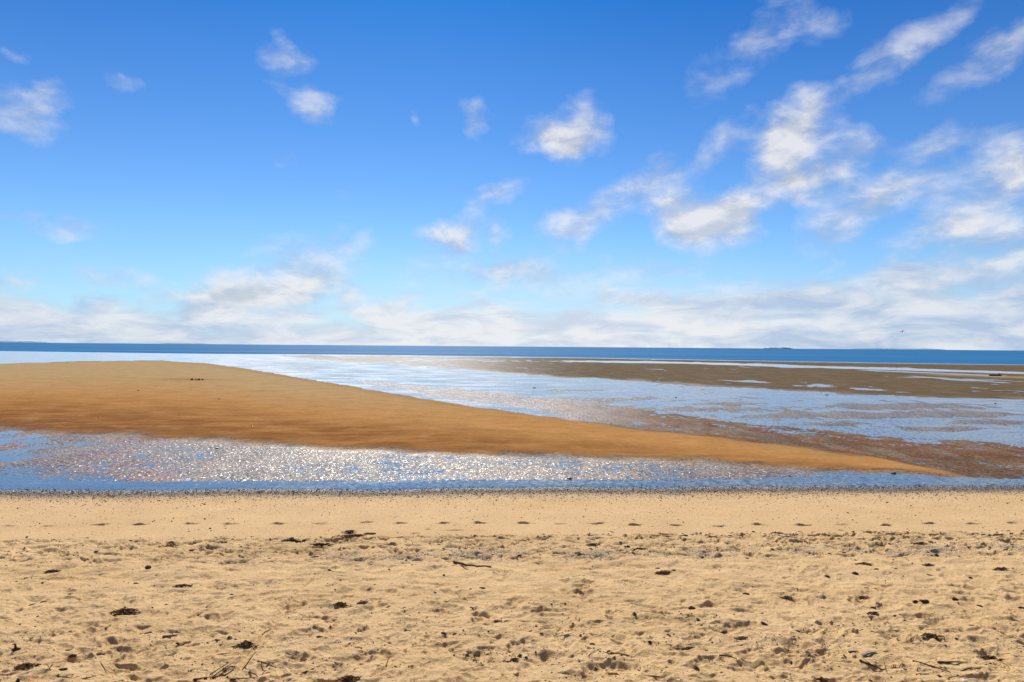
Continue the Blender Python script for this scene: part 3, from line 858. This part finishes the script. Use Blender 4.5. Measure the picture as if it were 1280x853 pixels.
# ------------------------------------------------------------------ stuff: gravel, shell grit, litter
def scatter(name, pts, mat, shape, seed):
    """pts: (x, y, size, aspect, rot) rows; one mesh"""
    V0 = np.array([tuple(v) for v in shape[0]], np.float32); F0 = np.array(shape[1], np.int64)
    rr = np.random.RandomState(seed)
    n = len(pts); k = len(V0)
    x, y, s_, asp, rot = pts.T
    # heights
    ii = np.clip(np.searchsorted(Yrow, y) - 1, 0, nR - 2)
    jj = np.clip(np.searchsorted(T, x / wY(y)) - 1, 0, nC - 2)
    z = (Z[ii, jj] + Z[ii + 1, jj + 1] + Z[ii + 1, jj] + Z[ii, jj + 1]) / 4
    jit = 1 + rr.uniform(-.28, .28, (n, k, 3))
    L = V0[None] * jit
    L = L * np.stack([s_, s_ * asp, s_ * np.minimum(asp, .7)], -1)[:, None, :]
    c, sn = np.cos(rot)[:, None], np.sin(rot)[:, None]
    tl = rr.uniform(-.3, .3, n)[:, None]
    X = L[..., 0] * c - L[..., 1] * sn; Y = L[..., 0] * sn + L[..., 1] * c; Zz = L[..., 2] + L[..., 0] * tl
    V = np.stack([X + x[:, None], Y + y[:, None], Zz + (z + s_ * np.minimum(asp, .7) * .35)[:, None]], -1).reshape(-1, 3)
    Fm = (F0[None] + (np.arange(n) * k)[:, None, None]).reshape(-1, F0.shape[1])
    o = fast_mesh(name, V, Fm, mat, smooth=False)
    at = o.data.attributes.new('shade', 'FLOAT', 'POINT')
    at.data.foreach_set('value', np.repeat(rr.rand(n), k).astype(np.float32))
    return o
def grain_mat(name, stops, rough=.7):
    mt = bpy.data.materials.new(name); mt.use_nodes = True
    t = mt.node_tree; t.nodes.clear(); q = G(t)
    a = q.n('ShaderNodeAttribute', attribute_name='shade').outputs['Fac']
    cr = q.n('ShaderNodeValToRGB', {0: a}); e = cr.color_ramp
    e.interpolation = 'CONSTANT'
    e.elements[0].position = 0; e.elements[0].color = (*stops[0][1], 1)
    e.elements[1].position = stops[1][0]; e.elements[1].color = (*stops[1][1], 1)
    for p_, c_ in stops[2:]:
        x_ = e.elements.new(p_); x_.color = (*c_, 1)
    b = q.n('ShaderNodeBsdfPrincipled', {'Base Color': cr.outputs[0], 'Roughness': rough})
    q.n('ShaderNodeOutputMaterial', {'Surface': b.outputs[0]})
    return mt
rr = np.random.RandomState(8)
ICOs = ICO0
OCT = ([(1,0,0),(-1,0,0),(0,1,0),(0,-1,0),(0,0,1),(0,0,-1)], [(0,2,4),(2,1,4),(1,3,4),(3,0,4),(2,0,5),(1,2,5),(3,1,5),(0,3,5)])
# gravel along the waterline
n = 52000
x = rr.uniform(-15.5, 16.5, n)
s = 16.92 + rr.normal(0, .40, n) - np.abs(rr.normal(0, .70, n)) * (rr.rand(n) < .40)
pts = np.stack([x, s + SL * x, np.exp(rr.normal(math.log(.0095), .45, n)), rr.uniform(.35, .6, n), rr.uniform(0, 3.1, n)], 1)
pts[:, 2] = np.minimum(pts[:, 2], .032)
M_grav = grain_mat('gravel', [(0, (.035, .03, .028)), (.45, (.09, .07, .055)), (.68, (.15, .14, .14)), (.82, (.28, .21, .15)), (.95, (.5, .48, .46))])
tag(scatter('gravel', pts, M_grav, OCT, 1), 'mixed dark gravel and grit in a line along the waterline', 'gravel', kind='stuff')
# shell grit strip in the trampled sand
n = 26000
x = rr.uniform(-11, 11, n)
s = 10.45 + rr.normal(0, .24, n)
dn = fbm(x / .9, (s + SL * x) / .5, 3, 81) * 1.5 + .35 + .25 * sst(x, -6, 2)
keep = rr.rand(n) < np.clip(dn * sst(x, -7, -1), 0.04, 1)
x, s = x[keep], s[keep]; n = len(x)
pts = np.stack([x, s + SL * x, np.exp(rr.normal(math.log(.0048), .4, n)), rr.uniform(.5, .9, n), rr.uniform(0, 3.1, n)], 1)
M_grit = grain_mat('shell_grit', [(0, (.05, .042, .04)), (.35, (.14, .12, .11)), (.6, (.25, .22, .20)), (.8, (.36, .27, .18)), (.93, (.62, .60, .58))])
tag(scatter('shell_grit', pts, M_grit, OCT, 2), 'grey strip of fine shell grit lying across the trampled sand', 'shell grit', kind='stuff')
# small dark crumbs of weed and bark all over the loose sand
def litter_pts(n, size, spread, seed):
    r_ = np.random.RandomState(seed)
    y = 4.6 + r_.rand(n) ** 1.1 * 7.6
    x = r_.uniform(-.86, .86, n) * y
    s = y - SL * x
    c = fbm(x / .55, y / .4, 4, seed)
    dl = np.exp(-((s - 11.75) / .16) ** 2) * 2.2 + np.exp(-((s - 10.9) / .5) ** 2) * .8 + (1 - sst(s, 6.6, 7.8)) * .9 + .22
    keep = (r_.rand(n) < np.clip(dl * (c * 1.8 + .35), 0, 1)) & (s < 12.3)
    x, y = x[keep], y[keep]; n = len(x)
    return np.stack([x, y, np.exp(r_.normal(math.log(size), .5, n)), r_.uniform(*spread, n), r_.normal(0, .8, n)], 1)
M_crumb = grain_mat('weed_crumbs', [(0, (.035, .02, .012)), (.5, (.08, .045, .022)), (.8, (.17, .10, .05)), (.93, (.3, .2, .1))])
tag(scatter('weed_crumbs', litter_pts(26000, .0065, (.3, .8), 5), M_crumb, OCT, 3), 'fine dark crumbs of weed and bark strewn over the loose sand', 'beach litter', kind='stuff')
tag(scatter('straw_litter', litter_pts(9000, .022, (.05, .11), 6), grain_mat('straw_litter', [(0, (.10, .055, .028)), (.4, (.30, .19, .09)), (.75, (.42, .30, .16)), (.9, (.06, .035, .02))]), OCT, 4),
    'short dry straw and reed bits strewn over the loose sand', 'beach litter', kind='stuff')
# flat dark scraps of the trampled strip: weed plus stand-ins for ledge shadows
def scrap_pts(n, seed):
    r_ = np.random.RandomState(seed)
    s = 12.0 - r_.rand(n) ** 1.2 * 5.5; x = r_.uniform(-11, 11, n)
    c = fbm(x / 1.1, s / .5, 3, seed)
    dl = np.exp(-((s - 11.8) / .12) ** 2) * 1.6 + np.exp(-((s - 11.0) / .6) ** 2) * (.55 + .5 * sst(x, 0, 5)) + .10 + (1 - sst(s, 6.4, 7.4)) * .4
    keep = r_.rand(n) < np.clip(dl * (c * 1.6 + .45), 0, 1)
    x, s = x[keep], s[keep]; n = len(x)
    return np.stack([x, s + SL * x, np.exp(r_.normal(math.log(.021), .45, n)), r_.uniform(.16, .45, n), r_.normal(0, .45, n)], 1)
tag(scatter('weed_shade_scraps', scrap_pts(5200, 15), M_crumb, ICO0, 8), 'small flat dark weed scraps and dark dashes standing in for ledge shadows in the trampled sand', 'beach litter', kind='stuff')
# sparse crumbs on the smooth strip
n = 3200
x = rr.uniform(-14, 14, n); s = 12.0 + rr.rand(n) ** .7 * 4.3
pts = np.stack([x, s + SL * x, np.exp(rr.normal(math.log(.0085), .4, n)), rr.uniform(.3, .8, n), rr.normal(0, .4, n)], 1)
tag(scatter('weed_flecks', pts, M_crumb, OCT, 7), 'sparse dark flecks on the smooth strip of sand below the waterline gravel', 'beach litter', kind='stuff')

# ------------------------------------------------------------------ things lying on the sand
L_CL = [
 (437,667,24,'dark green oval seaweed clump at the top edge of the trampled sand',M_weedg,1.5),
 (463,668,16,'thin brown seaweed scrap just right of the green clump',M_weed,.6),
 (440,672,44,'long flat wisp of dark weed under the green clump',M_weed,.4),
 (216,681,26,'greyish brown weed heap with pale bits on the left tide line',M_weed,.7),
 (276,677,22,'bushy brown weed tuft right of the pale weed heap',M_weed,1.2),
 (402,682,32,'brown elongated weed strand left of where the wheel track starts',M_bark,.6),
 (366,677,36,'olive weed wisp on the tide line left of the wheel track',M_weedg,.5),
 (155,766,42,'dark tangled weed with yellow straw alone on left loose sand',M_weed,.9),
 (66,715,24,'low dark weed tangle near the left side above a pale twig',M_weed,.6),
 (228,734,26,'flat dark weed scrap beside a hollow on the left',M_weed,.5),
 (428,756,24,'dark and ochre weed tuft left of a black twin scrap',M_weed,1.2),
 (453,755,18,'black weed scrap right of the ochre tuft',M_weed,.8),
 (741,681,22,'compact dark weed knot near the tide line right of centre',M_weed,.9),
 (725,694,24,'ragged dark weed trail below the compact knot',M_weed,.6),
 (800,687,24,'thin dark line of weed in the trampled strip',M_weed,.4),
 (830,717,26,'dark crumbly weed at the lower edge of the grit strip',M_weed,.6),
 (622,778,14,'small star shaped dark weed tuft in the middle of the loose sand',M_weed,.9),
 (857,811,26,'black crumbly weed with chips right of centre near the bottom',M_weed,.8),
 (770,816,28,'arched dark weed strand in the middle near the bottom',M_weed,.5),
 (1151,681,22,'dark flat weed pad in the right tide line',M_weed,.8),
 (1115,675,14,'small dark weed scrap left of the flat pad on the right tide line',M_weed,.7),
 (1242,669,28,'dark grainy weed band at the right end of the tide line',M_weed,.5),
 (1160,709,20,'dark weed crumbs in the trampled strip on the right',M_weed,.7),
 (1092,766,18,'black weed lump right of centre with sand ridge behind',M_weed,1.0),
 (1080,707,22,'dark scattered weed in trampled strip left of the crumbs',M_weed,.5),
 (1078,745,14,'small dark weed tuft on the soft sand on the right',M_weed,.8),
 (1165,796,30,'twisted black weed with upright ends on the right',M_weed,1.2),
 (1238,823,32,'reddish brown crumbly weed heap at lower right',M_red,1.0),
 (925,798,22,'orange brown weed smear right of centre',M_red,.4),
 (436,850,34,'dark grainy weed mat at the bottom edge left of centre',M_weed,.8),
 (308,808,34,'black lumpy weed string above the forked branch',M_weed,.9),
 (32,833,34,'dark crumbly weed in a hollow at lower left',M_weed,.7),
 (642,825,20,'dark speckled weed at the left rim of a hollow in the middle',M_weed,.5),
 (983,748,18,'reddish dark weed scrap on the soft sand right of centre',M_weed,.6),
 (1252,713,22,'dark weed pad at the right border of the grit strip',M_weed,.7),
 (1025,848,24,'thin brown weed strands at the bottom edge right of centre',M_weed,.5),
]
for px, py, w, lb, mt, h in L_CL:
    clump(px, py, w * .8, lb, mt, h)
L_CH = [
 (185,710,11,'short dark lump standing in for a shaded hole in the left trampled sand',M_bark,.8,1.0,1),  # dark lump added in place of a shaded hole in the sand
 (865,763,11,'black rounded bark chunk on the sand right of centre',M_bark,.8,.9,1),
 (905,791,15,'dark bark wedge in a shaded hollow right of centre',M_bark,.5,.5,1),
 (870,833,14,'large black bark lump near the bottom right of centre',M_bark,.8,.9,1),
 (1144,754,12,'left and flatter of two dark bark chunks lying side by side on the right',M_bark,.6,.5,1),
 (1156,755,14,'right and larger of two dark bark chunks lying side by side on the right',M_bark,.6,.65,1),
 (1194,750,11,'small dark bark lump right of the pair of chunks',M_bark,.7,.8,1),
 (1213,723,6,'single dark pebble sized bark bit above the right soft sand',M_bark,.9,.9,1),
 (932,742,13,'flat dark bark piece in the soft sand band right of centre',M_bark,.5,.4,1),
 (1034,719,9,'small dark bark nugget under the grit strip on the right',M_bark,.7,.7,1),
 (78,840,14,'brown bark chip lying flat near the lower left corner',M_bark,.4,.35,1),
 (55,750,13,'thin dark bark sliver on the left soft sand',M_bark,.3,.3,1),
 (222,803,8,'leftmost of three bark crumbs under the flat stick on the left',M_bark,.5,.4,1),
 (230,802,5,'smallest middle one of three bark crumbs under the flat stick',M_bark,.6,.5,1),
 (237,801,7,'rightmost of three bark crumbs under the flat stick on the left',M_bark,.6,.5,1),
 (250,767,10,'tiny dark bark knot right of the weed tangle on the left',M_bark,.6,.6,1),
 (541,851,14,'black bark lump cut by the bottom edge near the centre',M_bark,.8,.8,1),
 (740,806,9,'small black bark chip in the middle near the bottom',M_bark,.5,.5,1),
 (555,719,5,'tiny round dark bark bit above the soft sand in the centre',M_bark,.8,.8,1),
 (198,851,10,'dark bark crumb at the bottom edge left of the forked branch',M_bark,.6,.6,1),
]
for px, py, w, lb, mt, asp, h, pc in L_CH:
    chunk(px, py, w * .85, lb, mt, asp * .9, h * .8, pieces=pc)
# larger pieces of wood
twig((567,703),(614,712),.034,'dark curved driftwood stick across the grit strip in the centre',M_bark,-.10,'driftwood','driftwood_stick')
twig((203,797),(222,794),.030,'short flat grey brown stick on the left loose sand',M_woodl,.0,'stick','stick')
twig((1141,829),(1187,840),.016,'long thin dark stick slanting down at lower right',M_wood,.02,'stick','stick')
twig((1172,829),(1210,829),.017,'straight dark stick lying level at lower right',M_wood,.02,'stick','stick')
twig((1145,843),(1161,843),.015,'short dark stick below the long slanting one at lower right',M_wood,.0,'stick','stick')
twig((1186,847),(1206,844),.010,'pale brown twig near the bottom edge at lower right',M_woodl,.05)
twig((1088,790),(1132,799),.011,'long yellowish straw above the right bent branch',M_straw,-.06,'straw','straw')
twig((287,849),(321,845),.012,'level brown twig right of the forked branch base',M_wood,.02)
twig((322,829),(345,836),.014,'dark twig at the right end of the lower left stick group',M_wood,.02)
twig((303,836),(326,849),.012,'brown crossed twig under the leaning twig at lower left',M_wood,.05)
twig((333,830),(357,818),.007,'very thin pale twig rising right of the lower left stick group',M_woodl,.05)
twig((344,831),(362,839),.006,'hair thin twig touching the dark twig at lower left',M_woodl,.05)
twig((378,839),(393,834),.014,'short stout twig on its own right of the lower left sticks',M_wood,.05)
twig((301,835),(318,817),.013,'dark twig leaning up beside the forked branch',M_wood,.0,upright=True)
twig((328,793),(341,784),.011,'short dark twig beside the wheel track',M_wood,.1)
twig((482,836),(485,825),.011,'short twig standing upright left of centre',M_wood,.0,upright=True)
twig((885,822),(894,831),.011,'short slanted twig left of a weed line right of centre',M_wood,.02)
twig((899,822),(921,827),.014,'dark bent twig near the bottom right of centre',M_bark,.12)
twig((772,815),(790,820),.013,'bent dark twig in the middle of the lower sand',M_bark,.18)
twig((126,830),(146,840),.009,'yellowish straw slanting down at lower left',M_straw,-.08,'straw','straw')
twig((736,821),(744,813),.007,'tiny thin twig right of a speckled hollow near the bottom',M_wood,.0)
twig((1244,826),(1262,838),.009,'pale straw under the reddish weed heap',M_straw,.1,'straw','straw')
twig((1061,817),(1073,816),.018,'short dark grey strip left of the pale blue one',M_stone,.0,'strip','leaf_strip')
twig((1079,822),(1096,818),.022,'pale grey blue leaf strip above the bent branch',M_blueleaf,.05,'leaf','leaf_strip')
twig((38,722),(42,715),.012,'small white bleached twig standing on the left trampled sand',M_shell,.0,upright=True)
twig((30,722),(48,720),.010,'pale twig lying beside the white bleached one',M_woodl,.0)
twig((1245,790),(1258,796),.010,'short twig near the right border of the loose sand',M_wood,.0)

# forked branch at lower left: stem with side twigs
def branch(stem, sides_, w, label):
    rnd = random.Random(int(stem[0][0]))
    base = W3(*stem[0])
    e = bpy.data.objects.new('forked_branch', None); e.location = base; e.empty_display_size = .1
    scene.collection.objects.link(e)
    tag(e, label, 'branch')
    pts = [W3(*p, w * .5 + .004) for p in stem]
    mb = MB(); mb.add(*tube(pts, [w * .5 * (1.3 - .8 * i / (len(pts) - 1)) for i in range(len(pts))], 7))
    mb.add(*lump_mesh(pts[0], w * 1.1, w * .9, w * .8, rnd))
    mb.build('stem', M_wood, e, base)
    for (a, b, up_) in sides_:
        p0 = W3(*a, w * .4)
        p1 = W3u(*b, p0) if up_ else W3(*b, w * .4)
        if up_: p1 = p1 + Vector((0, .05, 0))
        q = stick_pts(p0, p1, .04, rnd, 6)
        mb = MB(); mb.add(*tube(q, [w * .3 * (1 - .6 * i / 5) for i in range(6)], 5))
        mb.build('side_twig', M_wood, e, base)
    return e
branch([(244,851),(256,848),(268,845),(280,842),(292,839)], [((266,844),(290,831),True),((262,846),(281,833),True),((272,845),(283,838),True),((276,843),(278,849),False)], .017,
       'dark forked branch with rising side twigs at lower left')
branch([(1076,829),(1090,833),(1104,836),(1118,837),(1134,836)], [((1109,842),(1109,829),True),((1088,832),(1080,824),True),((1124,837),(1134,830),True),((1100,835),(1116,838),False)], .013,
       'bent reddish branch with a crossing twig at lower right')
# upright stub on a knotty base (lower left)
c = W3(20, 815)
e = bpy.data.objects.new('wood_stub', None); e.location = c; scene.collection.objects.link(e)
tag(e, 'dark wood stub standing upright on a knotty base at lower left', 'driftwood')
rnd = random.Random(3)
mb = MB(); mb.add(*lump_mesh(c + Vector((0, 0, .012)), .034, .024, .018, rnd, src=ICO2)); mb.add(*lump_mesh(c + Vector((.022, 0, .014)), .018, .014, .014, rnd, src=ICO2)); mb.build('base', M_bark, e, c)
tp = W3u(18.5, 805, c)
mb = MB(); mb.add(*tube([c + Vector((0, 0, .01)), (c + tp) / 2 + Vector((.003, 0, 0)), tp, tp + Vector((-.003, 0, .004))], [.013, .010, .007, .003], 8)); mb.build('stub', M_bark, e, c)
# sprig
c = W3(62, 838)
rnd = random.Random(9); mb = MB()
for k in range(7):
    a = rnd.uniform(0, 6.28); p1 = c + Vector((math.cos(a) * .03, math.sin(a) * .02, rnd.uniform(.02, .06)))
    mb.add(*tube([c, (c + p1) / 2, p1], [.0025, .002, .001], 5))
tag(mb.build('dry_sprig', M_wood, origin=c), 'small dry sprig poking out of the sand at lower left', 'sprig')

# shells
def shell(px, py, w, label):
    c = W3(px, py); r = w * .5 * c.y / F
    V, Fc = [], []
    nn_, rings = 20, 5
    for j in range(rings + 1):
        f = j / rings
        for i in range(nn_):
            th = math.pi * 2 * i / nn_
            rb = 1 + .05 * math.cos(10 * th)
            x = math.cos(th) * f * rb; y = math.sin(th) * f * rb * .85 - .1 * f
            V.append((c.x + x * r, c.y + y * r, c.z + r * .45 * (1 - f ** 2) + .002))
    for j in range(rings):
        for i in range(nn_):
            Fc.append((j * nn_ + i, (j + 1) * nn_ + i, (j + 1) * nn_ + (i + 1) % nn_, j * nn_ + (i + 1) % nn_))
    V.append((c.x, c.y, c.z - .004)); last = len(V) - 1
    for i in range(nn_): Fc.append((rings * nn_ + (i + 1) % nn_, rings * nn_ + i, last))
    mb = MB(); mb.add(V, Fc)
    tag(mb.build('shell', M_shell, origin=c), label, 'shell')
shell(1205, 850, 6, 'white shell near the bottom edge at lower right')
shell(442, 817, 4, 'small whitish shell on the lower sand left of centre')
shell(928, 669, 4, 'white shell bit on the tide line right of centre')
shell(980, 670, 3.5, 'tiny white shell on the tide line further right')
shell(464, 704, 2.6, 'tiny white shell in the grit strip left of centre')

# stones lying in the shallow flats
def stone(px, py, w, h, label, mat=M_stone, group=None, name='stone', asp=.7):
    if name == 'stone': w *= .72; h *= .6
    rnd = random.Random(int(px * 3 + py))
    x, y = ground_xy(px, py); z = gz(x, y); k = y / F
    c = Vector((x, y, max(z, -.01)))
    V, Fc = lump_mesh(Vector((x, y, c.z + h * k * .3)), w * k * .5, w * k * .5 * asp, h * k * .62, rnd, src=ICO2)
    mb = MB(); mb.add(V, Fc)
    return tag(mb.build(name, mat, origin=c), label, 'stone', group)
stone(712,599,9,3,'black stone in the blue runnel in front of the bar')
stone(271,561,6,3,'dark stone at the sand bar foot left of centre')
stone(1117,592,9,3.2,'dark stone on the lower edge of the bar near its tip')
stone(1234,591,4,2,'small dark stone in the wet sand beyond the tip of the bar')
stone(668,485,5,1.8,'dark stone in the blue pool behind the bar')
stone(175,552,3,1.4,'small dark stone at the wet left foot of the bar')
stone(274,502,5,1.6,'small stone lying high on the left part of the bar')
stone(173,491,3.5,1.4,'tiny stone on the pale upper part of the bar')
stone(315,537,4,1.6,'small stone on the dark band of the bar')
stone(124,525,4,1.4,'small stone on the dark band at the left of the bar')
stone(1244,505,4,1.8,'small dark stone in the right part of the pool')
stone(1033,494,6,1.6,'dark stone at the upper rim of the pool')
stone(845,497,4,1.4,'dark stone standing in the middle of the pool')
for px, w, h, lb in [(240,3.6,3.6,'leftmost and darkest rock of the row on the sand bar'),(244.5,3,2.6,'small middle rock of the row on the sand bar'),(248.5,4,3.2,'broad pale topped rock right of the middle one on the bar'),(253,3,2.6,'rightmost rock of the row on the sand bar')]:
    stone(px, 477, w * .8, h * .7, lb, M_palest if px > 242 else M_stone, 'rocks in a row on the sand bar', 'rock')
# driftwood log on the far flat
a, b = ground_xy(1237, 470), ground_xy(1252, 470.2)
e = bpy.data.objects.new('driftwood_log', None); e.location = (a[0], a[1], gz(*a)); scene.collection.objects.link(e)
tag(e, 'low reddish brown driftwood log on the far right flat', 'log')
rnd = random.Random(5)
p0, p1 = Vector((*a, gz(*a) + .09)), Vector((*b, gz(*b) + .09))
mb = MB(); q = stick_pts(p0, p1, .03, rnd, 10); mb.add(*tube(q, [.14 * rnd.uniform(.85, 1.15) * (1 - .3 * i / 9) for i in range(10)], 10)); mb.build('trunk', M_wood, e, e.location)
mb = MB(); mb.add(*tube([q[6], q[6] + Vector((.12, -.1, .14)), q[6] + Vector((.3, -.2, .22))], [.05, .04, .02], 6)); mb.build('branch_stub', M_wood, e, e.location)

# ------------------------------------------------------------------ birds
def loft(rings):
    V, Fc = [], []
    n = 12
    for (c, ry, rz) in rings:
        for k in range(n):
            th = 2 * math.pi * k / n
            V.append(Vector(c) + Vector((0, math.cos(th) * ry, math.sin(th) * rz)))
    for i in range(len(rings) - 1):
        for k in range(n):
            Fc.append((i * n + k, i * n + (k + 1) % n, (i + 1) * n + (k + 1) % n, (i + 1) * n + k))
    Fc.append(tuple(range(n - 1, -1, -1))); Fc.append(tuple((len(rings) - 1) * n + k for k in range(n)))
    return V, Fc
def wing(side, span, dihedral):
    V = []; Fc = []
    secs = [(0, .10, -.10, 0), (.35, .12, -.09, .5), (.6, .11, -.07, .55), (.85, .05, -.06, .30), (1.0, -.03, -.07, .12)]
    for f, xf, xb, hh in secs:
        y = side * (.03 + f * span); z = .03 + hh * dihedral
        for xx in (xf, (xf + xb) / 2, xb):
            th = .012 * (1 - f * .7) if xx == (xf + xb) / 2 else .002
            V += [(xx, y, z + th), (xx, y, z - th)]
    n = 6
    for i in range(len(secs) - 1):
        o = i * n; p = o + n
        Fc += [(o, o + 2, p + 2, p), (o + 2, o + 4, p + 4, p + 2), (o + 1, p + 1, p + 3, o + 3), (o + 3, p + 3, p + 5, o + 5), (o, p, p + 1, o + 1), (o + 4, o + 5, p + 5, p + 4)]
    e0 = (len(secs) - 1) * n
    Fc += [(e0, e0 + 2, e0 + 3, e0 + 1), (e0 + 2, e0 + 4, e0 + 5, e0 + 3)]
    return V, Fc
d = ray(1128, 415); t_ = 125 / d.y
bp = Vector((d.x * t_, 125, CH + d.z * t_))
mb = MB()
mb.add(*loft([((-.26, 0, 0), .03, .004), ((-.16, 0, .0), .025, .012), ((-.08, 0, 0), .05, .045), ((.05, 0, 0), .06, .055), ((.14, 0, .01), .04, .04), ((.19, 0, .02), .032, .032), ((.23, 0, .02), .024, .022), ((.25, 0, .015), .009, .009), ((.29, 0, .01), .003, .003)]))
mb.add(*wing(1, .5, .26)); mb.add(*wing(-1, .5, .26))
o = mb.build('gull', M_bird); o.location = bp; o.rotation_euler = (R(14), 0, R(200))
tag(o, 'gull with spread wings flying low over the sea at right', 'bird')
# wading bird
x, y = ground_xy(1120.5, 461.0)
mb = MB()
mb.add(*loft([((-.17, 0, .27), .006, .006), ((-.10, 0, .28), .04, .035), ((0, 0, .29), .07, .065), ((.09, 0, .31), .05, .055), ((.14, 0, .36), .024, .03), ((.165, 0, .42), .02, .025), ((.19, 0, .45), .028, .028), ((.22, 0, .45), .014, .013), ((.31, 0, .435), .003, .003)]))
for s_ in (-1, 1):
    mb.add(*tube([(0, s_ * .03, .25), (-.015, s_ * .03, .13), (.0, s_ * .03, 0)], [.009, .006, .005], 6))
    mb.add(*tube([(-.01, s_ * .03, .003), (.05, s_ * .03, .003)], [.006, .003], 5))
o = mb.build('wading_bird', M_weed); o.location = (x, y, max(gz(x, y), -.02)); o.rotation_euler = (0, 0, R(170))
tag(o, 'tiny dark wading bird standing by the far water channel at right', 'bird')
